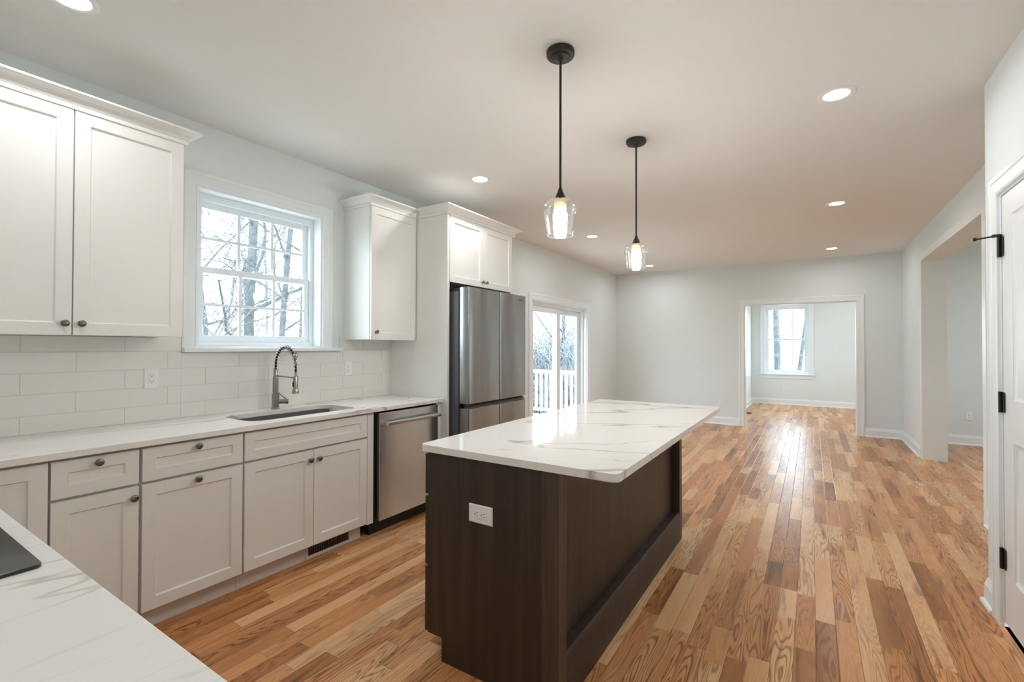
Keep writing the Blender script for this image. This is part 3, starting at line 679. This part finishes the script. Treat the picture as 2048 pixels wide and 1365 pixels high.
m = MB(); m.box(-2.5782, -2.5774, 2.575, 2.600, 0.838, 0.8405); m.box(-2.5782, -2.5774, 2.583, 2.592, 0.8405, 0.8425); m.build('badge', 'steel_dark', dw)
def fridge():
    r = thing('refrigerator', 'grey stainless four-door refrigerator standing in the white surround', 'refrigerator', (-2.80, 3.48, 0))
    bx('body', 'body', r, -3.19, -2.468, 3.022, 3.932, 0.02, 1.808, 0.003)
    bx('hinge_cover', 'plastic_dark', r, -2.60, -2.425, 3.030, 3.12, 1.8085, 1.834, 0.003); bx('hinge_cover', 'plastic_dark', r, -2.60, -2.425, 3.834, 3.924, 1.8085, 1.834, 0.003)
    xf = -2.362
    def dr(name, y0, y1, z0, z1):
        m = MB(); k = 0.012
        sec = lambda z: [(-2.456, y0, z), (xf-k, y0, z), (xf-k*0.3, y0+k*0.3, z), (xf, y0+k, z), (xf, y1-k, z), (xf-k*0.3, y1-k*0.3, z), (xf-k, y1, z), (-2.456, y1, z)]
        m.loft([sec(z0), sec(z1)]); return m.build(name, 'steel', r, bevel=0.0015)
    a = dr('door', 3.024, 3.4765, 0.872, 1.838); b = dr('door', 3.4815, 3.930, 0.872, 1.838)
    dr('drawer', 3.024, 3.4765, 0.045, 0.832); dr('drawer', 3.4815, 3.930, 0.045, 0.832)
    for y0, y1 in ((3.060, 3.440), (3.446, 3.928)):
        m = MB(); m.loft([[(-2.450, y, 0.834), (-2.372, y, 0.834), (-2.398, y, 0.868), (-2.450, y, 0.868)] for y in (y0, y1)]); m.build('pull_channel', 'steel_dark', r)
    bx('gasket', 'plastic_dark', r, -2.4675, -2.457, 3.028, 3.926, 0.05, 1.83)
    bx('badge', 'steel_dark', b, xf-0.0005, xf+0.0006, 3.795, 3.875, 1.786, 1.797)
    bx('foot_grille', 'plastic_dark', r, -2.50, -2.42, 3.03, 3.925, 0.0, 0.040)
fridge()

# ------------------------------------------------------------------ island
r = thing('kitchen_island', 'dark espresso-stained kitchen island base under the white slab', 'island', (-1.1, 2.48, 0))
IY0, IY1, IX0, IX1, ITOP = 1.533, 3.425, -1.419, -0.777, 0.8885
m = MB(); T = plane('y', 0, 1); sh = [(-0.845, 0.0), (-1.340, 0.0), (-1.340, 0.100), (IX0, 0.100), (IX0, ITOP), (-0.845, ITOP)]
m.loft([[(x, y, z) for x, z in sh] for y in (IY0, IY0+0.019)]); m.build('end_panel', 'dark', r, bevel=0.001)
m = MB(); m.loft([[(x, y, z) for x, z in sh] for y in (IY1-0.019, IY1)]); m.build('end_panel', 'dark', r, bevel=0.001)
for y0, y1 in ((IY0-0.007, IY0+0.062), (IY1-0.062, IY1+0.007)): bx('corner_post', 'dark_post_lit', r, -0.848, IX1, y0, y1, 0.0, ITOP, 0.002)
bx('back_panel', 'dark', r, -0.842, -0.826, IY0+0.062, IY1-0.062, 0.0, ITOP)
m = MB(); m.loft([[(x, y, z) for x, z in ((-0.826, 0), (IX1-0.001, 0), (IX1-0.001, 0.185), (IX1-0.008, 0.198), (-0.826, 0.203))] for y in (IY0+0.0622, IY1-0.0622)]); m.build('base_rail', 'dark', r, bevel=0.001)
bx('carcass', 'dark', r, IX0, -0.843, IY0+0.0195, IY1-0.0195, 0.100, ITOP-0.001)
bx('toe_kick', 'dark', r, -1.340, -0.85, IY0+0.0195, IY1-0.0195, 0.0, 0.0995)
IT = plane('x', 0.0, -1)
for y0, y1 in ((IY0+0.003, 2.476), (2.480, IY1-0.003)):
    for z0, z1 in ((0.103, 0.383), (0.393, 0.690), (0.702, 0.876)):
        m = MB(); m.shaker(IT, y0, y1, z0, z1, -IX0, -IX0+0.020, 0.055); d = m.build('drawer', 'dark', r, bevel=0.0012)
        for yy in ((y0+y1)/2-0.2, (y0+y1)/2+0.2):
            k = MB(); k.lathe(KNOB, (IX0-0.020, yy, z1-0.030 if z1-z0 < .25 else z1-0.03), (-1, 0, 0), 14); k.build('knob', 'knob', d, smooth=True)
m = MB(); m.slab(rrect(-1.4575, -0.5505, 1.5165, 3.612, 0.030, 6), [], 0.889, 0.919)
tag(m.build('island_countertop', 'quartz_island', bevel=0.003), 'white veined quartz slab overhanging the dark island', 'worktop')

# ------------------------------------------------------------------ outlets
def outlet(label, gang_w=0.074, h=0.118):
    """faces +X at origin; plate in the y-z plane"""
    r = thing('outlet', label, 'outlet', (0, 0, 0), 'wall outlets')
    m = MB(); w2, h2 = gang_w/2, h/2; q = lambda o, x: [(x, -w2+o, -h2+o), (x, w2-o, -h2+o), (x, w2-o, h2-o), (x, -w2+o, h2-o)]
    m.loft([q(0, 0.0005), q(0, 0.003), q(0.004, 0.0062)]); m.build('cover_plate', 'plate', r, smooth=True)
    m = MB(); m.box(0.004, 0.0082, -0.0168, 0.0168, -0.0335, 0.0335); rc = m.build('receptacle', 'plate', r, bevel=0.0012)
    for s in (-1, 1):
        m = MB(); z = 0.0165*s
        m.box(0.0079, 0.0084, -0.0075, -0.0055, z-0.001, z+0.0065); m.box(0.0079, 0.0084, 0.0055, 0.0075, z-0.001, z+0.0055); m.lathe([(0.0026, 0), (0.0026, 0.0005)], (0.0079, 0, z-0.0085), (1, 0, 0), 10)
        m.build('slots', 'hole', rc)
    return r
o1 = outlet('white outlet on the tile left of the window, beneath the double-door wall cabinet'); o1.location = (XS, 1.146, 1.160)
dup(o1, (XS, 2.502, 1.162), 0, 'white outlet on the tile between faucet and dishwasher end')
oi = dup(o1, (-1.132, IY0-0.0003, 0.668), -math.pi/2, 'white outlet mounted sideways on the dark island end panel'); oi.rotation_euler = Matrix(((0, 0, 1), (-1, 0, 0), (0, -1, 0))).to_euler()
dup(o1, (-1.343, YB, 0.392), -math.pi/2, 'small white outlet low on the back wall beside the doorway casing')
dup(o1, (XR, 8.03, 0.392), math.pi, 'white outlet seen edge-on, low on the right wall by the corner')
dup(o1, (1.804, YB, 0.400), -math.pi/2, 'white outlet low on the wall seen through the right-hand opening')
dup(o1, (-0.585, YFAR, 0.389), -math.pi/2, 'small white outlet under the far room window')

# ------------------------------------------------------------------ recessed lamps, pendants
def downlight(label, x, y):
    r = thing('recessed_light', label, 'ceiling light', (x, y, ZC), 'recessed ceiling lights')
    m = MB(); n_ = 40
    m.loft([[(x+a*math.cos(2*math.pi*i/n_), y+a*math.sin(2*math.pi*i/n_), ZC+z) for i in range(n_)] for a, z in ((0.088, -0.0005), (0.086, -0.005), (0.070, -0.007), (0.062, -0.004), (0.062, -0.0005))], loop=True); m.build('trim_ring', 'plate', r, smooth=True)
    m = MB(); m.lathe([(0.0615, -0.0045), (0.0615, -0.001)], (x, y, ZC), n=32); m.build('lens', 'lens', r)
    l = bpy.data.lights.new('lamp', 'AREA'); l.shape = 'DISK'; l.size = 0.115; l.energy = LAMP_W; l.color = LAMP_COL; l.spread = math.radians(172)
    o = bpy.data.objects.new('lamp', l); C.objects.link(o); o.parent = r; o.location = (0, 0, -0.0075)
    return r
downlight('recessed ceiling light above the double-door wall cabinet, cut by the top edge', -2.495, 0.609)
downlight('recessed ceiling light in front of the refrigerator cabinet', -2.322, 3.12)
downlight('recessed ceiling light between the two pendants, over the sliding door side', -2.335, 5.51)
downlight('recessed ceiling light beside the far pendant shade, near the back left corner', -2.355, 8.06)
downlight('largest recessed ceiling light, nearest on the right side', 0.118, 3.119)
downlight('middle recessed ceiling light of the right-hand row', 0.205, 5.50)
downlight('farthest recessed ceiling light of the right-hand row, before the doorway', 0.238, 8.00)
downlight('recessed ceiling light behind the viewpoint', 0.11, 0.62)

for x_, y_, lb in ((-0.3, 10.1, 'added unseen ceiling light in the far room, nearer the doorway'), (1.9, 10.1, 'added unseen ceiling light in the far room, farther from the doorway'), (0.8, 11.6, 'added unseen ceiling light in the far room, nearest its window wall'),
                   (2.6, 7.6, 'added unseen ceiling light in the side room, near its back wall'), (4.1, 7.6, 'added unseen ceiling light in the side room, by its added windows'), (3.2, 5.2, 'added unseen ceiling light in the side room, nearest the closet')):
    downlight(lb, x_, y_)  # unseen lamps added to brighten the far room and the side room
def pendant(label, x, y):
    r = thing('pendant_light', label, 'pendant light', (x, y, ZC), 'pendants over the island')
    m = MB(); m.lathe([(0.060, -0.0005), (0.066, -0.003), (0.066, -0.020), (0.062, -0.026), (0.045, -0.027), (0.042, -0.034), (0.018, -0.036), (0.010, -0.050)], (x, y, ZC), n=32); m.build('canopy', 'black', r, smooth=True)
    m = MB(); m.lathe([(0.0058, -0.045), (0.0058, -0.655)], (x, y, ZC), n=12); m.build('rod', 'black', r, smooth=True)
    m = MB(); m.lathe([(0.0058, -0.645), (0.010, -0.655), (0.0135, -0.668), (0.024, -0.690), (0.026, -0.700), (0.0, -0.701)], (x, y, ZC), n=24); m.build('socket_cap', 'black', r, smooth=True)
    m = MB(); m.lathe([(0.014, -0.7015), (0.030, -0.703), (0.030, -0.735), (0.026, -0.742), (0.026, -0.716), (0.012, -0.714)], (x, y, ZC), n=24); m.build('socket', 'brass', r, smooth=True)
    m = MB(); m.lathe([(0.012, -0.718), (0.014, -0.738), (0.024, -0.752), (0.033, -0.772), (0.034, -0.792), (0.030, -0.822), (0.020, -0.852), (0.009, -0.868), (0.001, -0.872)], (x, y, ZC), n=20); m.build('bulb', 'bulb', r, smooth=True)
    out = [(0.024, -0.7018), (0.046, -0.704), (0.062, -0.712), (0.073, -0.726), (0.0775, -0.745), (0.077, -0.765), (0.072, -0.800), (0.0655, -0.840), (0.0605, -0.872)]
    inn = [(a-0.0026, b-(0.0026 if i < 3 else 0)) for i, (a, b) in enumerate(out)][::-1]
    m = MB(); n_ = 40
    m.loft([[(x+a*math.cos(2*math.pi*i/n_), y+a*math.sin(2*math.pi*i/n_), ZC+b) for i in range(n_)] for a, b in out+inn], loop=True); m.build('shade', 'shade', r, smooth=True)
    return r
pendant('near glass pendant on a long black rod over the island', -0.994, 1.966)
pendant('far glass pendant on a black rod over the island, smaller in view', -0.994, 3.093)

# floor register in the far room
r = thing('floor_register', 'dark floor register in the boards just inside the far room', 'vent', (-1.08, 10.55, 0.0))
m = MB(); m.box(-1.135, -1.025, 10.42, 10.70, 0.0002, 0.004); m.build('vent_plate', 'steel_dark', r, bevel=0.001)
m = MB(); [m.box(-1.125, -1.035, 10.44+k*0.024, 10.452+k*0.024, 0.004, 0.0046) for k in range(10)]; m.build('vent_slots', 'hole', r)

# ------------------------------------------------------------------ outdoors
GZ = -1.30
m = MB(); m.slab([(-70, -50), (60, -50), (60, 80), (-70, 80)], [], GZ-0.2, GZ); m.build('ground', 'ground', kind='structure')
m = MB()
for k in range(24): m.box(-6.95, XL-WT-0.005, 5.05+k*0.145, 5.19+k*0.145, -0.10, -0.065)
m.box(-6.95, XL-WT-0.005, 5.05, 8.53, -0.30, -0.101)
for x in (-6.85, -3.6):
    for y in (5.15, 8.43): m.box(x-0.06, x+0.06, y-0.06, y+0.06, GZ, -0.30)
tag(m.build('deck', 'deck'), 'pale board deck outside the sliding glass door', 'deck')
def railing(label, a, b, npost):
    a, b = Vector(a), Vector(b); d = (b-a).normalized(); ln = (b-a).length; w = Vector((-d.y, d.x, 0)); zt = -0.065
    r = thing('deck_railing', label, 'railing', ((a+b)/2 + Vector((0, 0, zt)))[:], 'white deck railings')
    def bar(m, s0, s1, hw, z0, z1):
        p = [a+d*s0-w*hw, a+d*s1-w*hw, a+d*s1+w*hw, a+d*s0+w*hw]; m.hexa([(q.x, q.y, z0) for q in p] + [(q.x, q.y, z1) for q in p])
    m = MB(); bar(m, 0, ln, 0.045, 0.80, 0.86); m.build('top_rail', 'rail', r, bevel=0.004)
    m = MB(); bar(m, 0, ln, 0.025, 0.02, 0.075); m.build('bottom_rail', 'rail', r)
    for k in range(npost):
        s = ln*k/(npost-1); m = MB(); bar(m, s-0.05, s+0.05, 0.05, zt, 0.90); m.build('post', 'rail', r, bevel=0.003)
    n_ = int(ln/0.112)
    for k in range(1, n_):
        s = ln*k/n_; m = MB(); bar(m, s-0.022, s+0.022, 0.018, 0.075, 0.80); m.build('baluster', 'rail', r)
railing('white picket railing across the far end of the deck, seen through the sliding door', (-3.45, 8.45, 0), (-6.88, 8.45, 0), 3)

def tree(name, label, base, height, r0, seed, lean=(0, 0), levels=4, spread=0.75, first=0.35, kids=(4, 5), mat='bark'):
    rg = random.Random(seed); m = MB(); count = [0]
    def limb(p, d, ln, r, lev):
        count[0] += 1
        n = 7 if lev == 0 else (5 if lev == 1 else 3); pts = [p.copy()]; rs = [r]; q = p.copy(); dd = d.copy()
        tip = 0.40 if lev < levels else 0.4
        for i in range(n):
            dd = (dd + Vector((rg.gauss(0, 1), rg.gauss(0, 1), rg.gauss(0.18, 0.8)))*(0.045 if lev == 0 else 0.20)).normalized()
            if q.x > -4.6 and q.y < 13.6: dd = Vector((-0.8, 0, 0.6))
            q = q + dd*ln/n; pts.append(q.copy()); rs.append(r*(1-(1-tip)*(i+1)/n))
        m.tube(pts, rs, 9 if lev == 0 else (6 if lev == 1 else (4 if lev == 2 else 3)), cap=False)
        if lev >= levels: return
        k = rg.randint(*kids) + (6 if lev == 0 else 0)
        for _ in range(k):
            t = rg.uniform(first if lev == 0 else 0.25, 0.98); f = t*n; i = min(int(f), n-1); s = pts[i].lerp(pts[i+1], f-i)
            ax = (pts[i+1]-pts[i]).normalized(); per = ax.orthogonal().normalized(); per.rotate(Matrix.Rotation(rg.uniform(0, 6.28), 3, ax))
            nd = (ax*(1-spread*rg.uniform(.6, 1)) + per*spread + Vector((0, 0, 0.12))).normalized()
            limb(s, nd, ln*rg.uniform(0.38, 0.60), max(rs[i]*rg.uniform(0.30, 0.55), 0.006), lev+1)
    limb(Vector((base[0], base[1], GZ-0.05)), Vector((lean[0], lean[1], 1)).normalized(), height, r0, 0)
    o = m.build(name, mat, loc=(base[0], base[1], GZ), smooth=True)
    return tag(o, label, 'tree', 'bare trees outside')
tree('bare_tree', 'thickest bare trunk rising in the middle of the kitchen window', (-8.4, 4.40), 11, 0.100, 11, (0.03, 0.05), first=0.30)
tree('bare_tree', 'dark bare tree just right of the thickest trunk in the kitchen window', (-7.6, 4.35), 7.5, 0.062, 23, (-0.02, 0.12), first=0.22)
tree('bare_tree', 'slender leaning bare tree in the left third of the kitchen window', (-8.9, 3.80), 6.5, 0.045, 5, (0.05, -0.10), first=0.25)
tree('bare_tree', 'bare tree leaning right in the lower right of the kitchen window', (-8.7, 5.55), 8, 0.062, 31, (0.10, 0.16), first=0.22)
tree('bare_tree', 'distant thin bare tree behind the right panes of the kitchen window', (-13.6, 8.7), 12, 0.085, 47, (0, 0.04), first=0.2)
tree('bare_tree', 'distant thin bare tree behind the left panes of the kitchen window', (-15.5, 7.2), 12, 0.085, 53, (0.03, -0.03), first=0.2)
tree('bare_tree', 'arching bare tree behind the left pane of the sliding door', (-7.4, 12.6), 8.5, 0.075, 61, (0.10, -0.06), first=0.18, kids=(4, 6))
tree('bare_tree', 'bare tree behind the right pane of the sliding door', (-7.6, 15.3), 10, 0.085, 71, (-0.03, 0.0), first=0.18, kids=(4, 6))
tree('bare_tree', 'thickest bare trunk seen through the far room window', (-0.98, 19.8), 13, 0.125, 83, (0.035, 0.0), first=0.42)
tree('bare_tree', 'bare tree at the right edge of the far room window', (-0.52, 21.5), 12, 0.085, 97, (0.02, 0), first=0.30)
tree('bare_tree', 'thin bare tree at the left edge of the far room window', (-1.42, 20.6), 9, 0.05, 101, (0.02, 0), first=0.25)
for k_, (x_, y_) in enumerate(((-9.8, 4.55), (-10.6, 5.9), (-11.8, 5.25), (-12.4, 7.1), (-13.2, 6.2))):
    tree('young_bare_tree', 'slender bare sapling among the trunks outside the kitchen window', (x_, y_), 5.5+0.4*k_, 0.035+0.006*(k_ % 3), 200+k_, (0.05*math.sin(k_*2.1), 0.10*math.cos(k_*1.7)), levels=3, first=0.25, kids=(4, 6), mat='twig')
def brush():
    rg = random.Random(3); m = MB()
    def stem(p, d, h, r, lev):
        pts = [p]; rs = [r]; n = 5 if lev == 0 else 3
        for i in range(n):
            d = (d + Vector((rg.gauss(0, .22), rg.gauss(0, .22), rg.gauss(0.03, .1)))).normalized(); pts.append(pts[-1] + d*h/n); rs.append(r*(1-0.7*(i+1)/n))
        m.tube(pts, rs, 3, cap=False)
        if lev < 1:
            for _ in range(4):
                q = pts[rg.randint(1, n-1)]; stem(q, (d + Vector((rg.gauss(0, .7), rg.gauss(0, .7), .2))).normalized(), h*rg.uniform(.25, .5), r*0.6, lev+1)
    def clump(cx, cy, n, hmax, s=1.6):
        for _ in range(n):
            stem(Vector((cx+rg.gauss(0, s), cy+rg.gauss(0, s), GZ)), Vector((rg.gauss(0, .4), rg.gauss(0, .4), 1)).normalized(), rg.uniform(0.45, 1.0)*hmax, rg.uniform(0.012, 0.032), 0)
    for _ in range(30): clump(rg.uniform(-11.5, -5.6), rg.uniform(14.5, 20), 32, 4.4)
    for _ in range(8): clump(rg.uniform(-3.2, 1.5), rg.uniform(24, 30), 25, 2.6)
    for _ in range(12): clump(rg.uniform(-26, -18), rg.uniform(6, 16), 25, 3.4)
    o = m.build('brushwood', 'twig', loc=(-8, 16, GZ)); o['kind'] = 'stuff'; tag(o, 'tangled bare brushwood growing beyond the deck', 'brush')
brush()
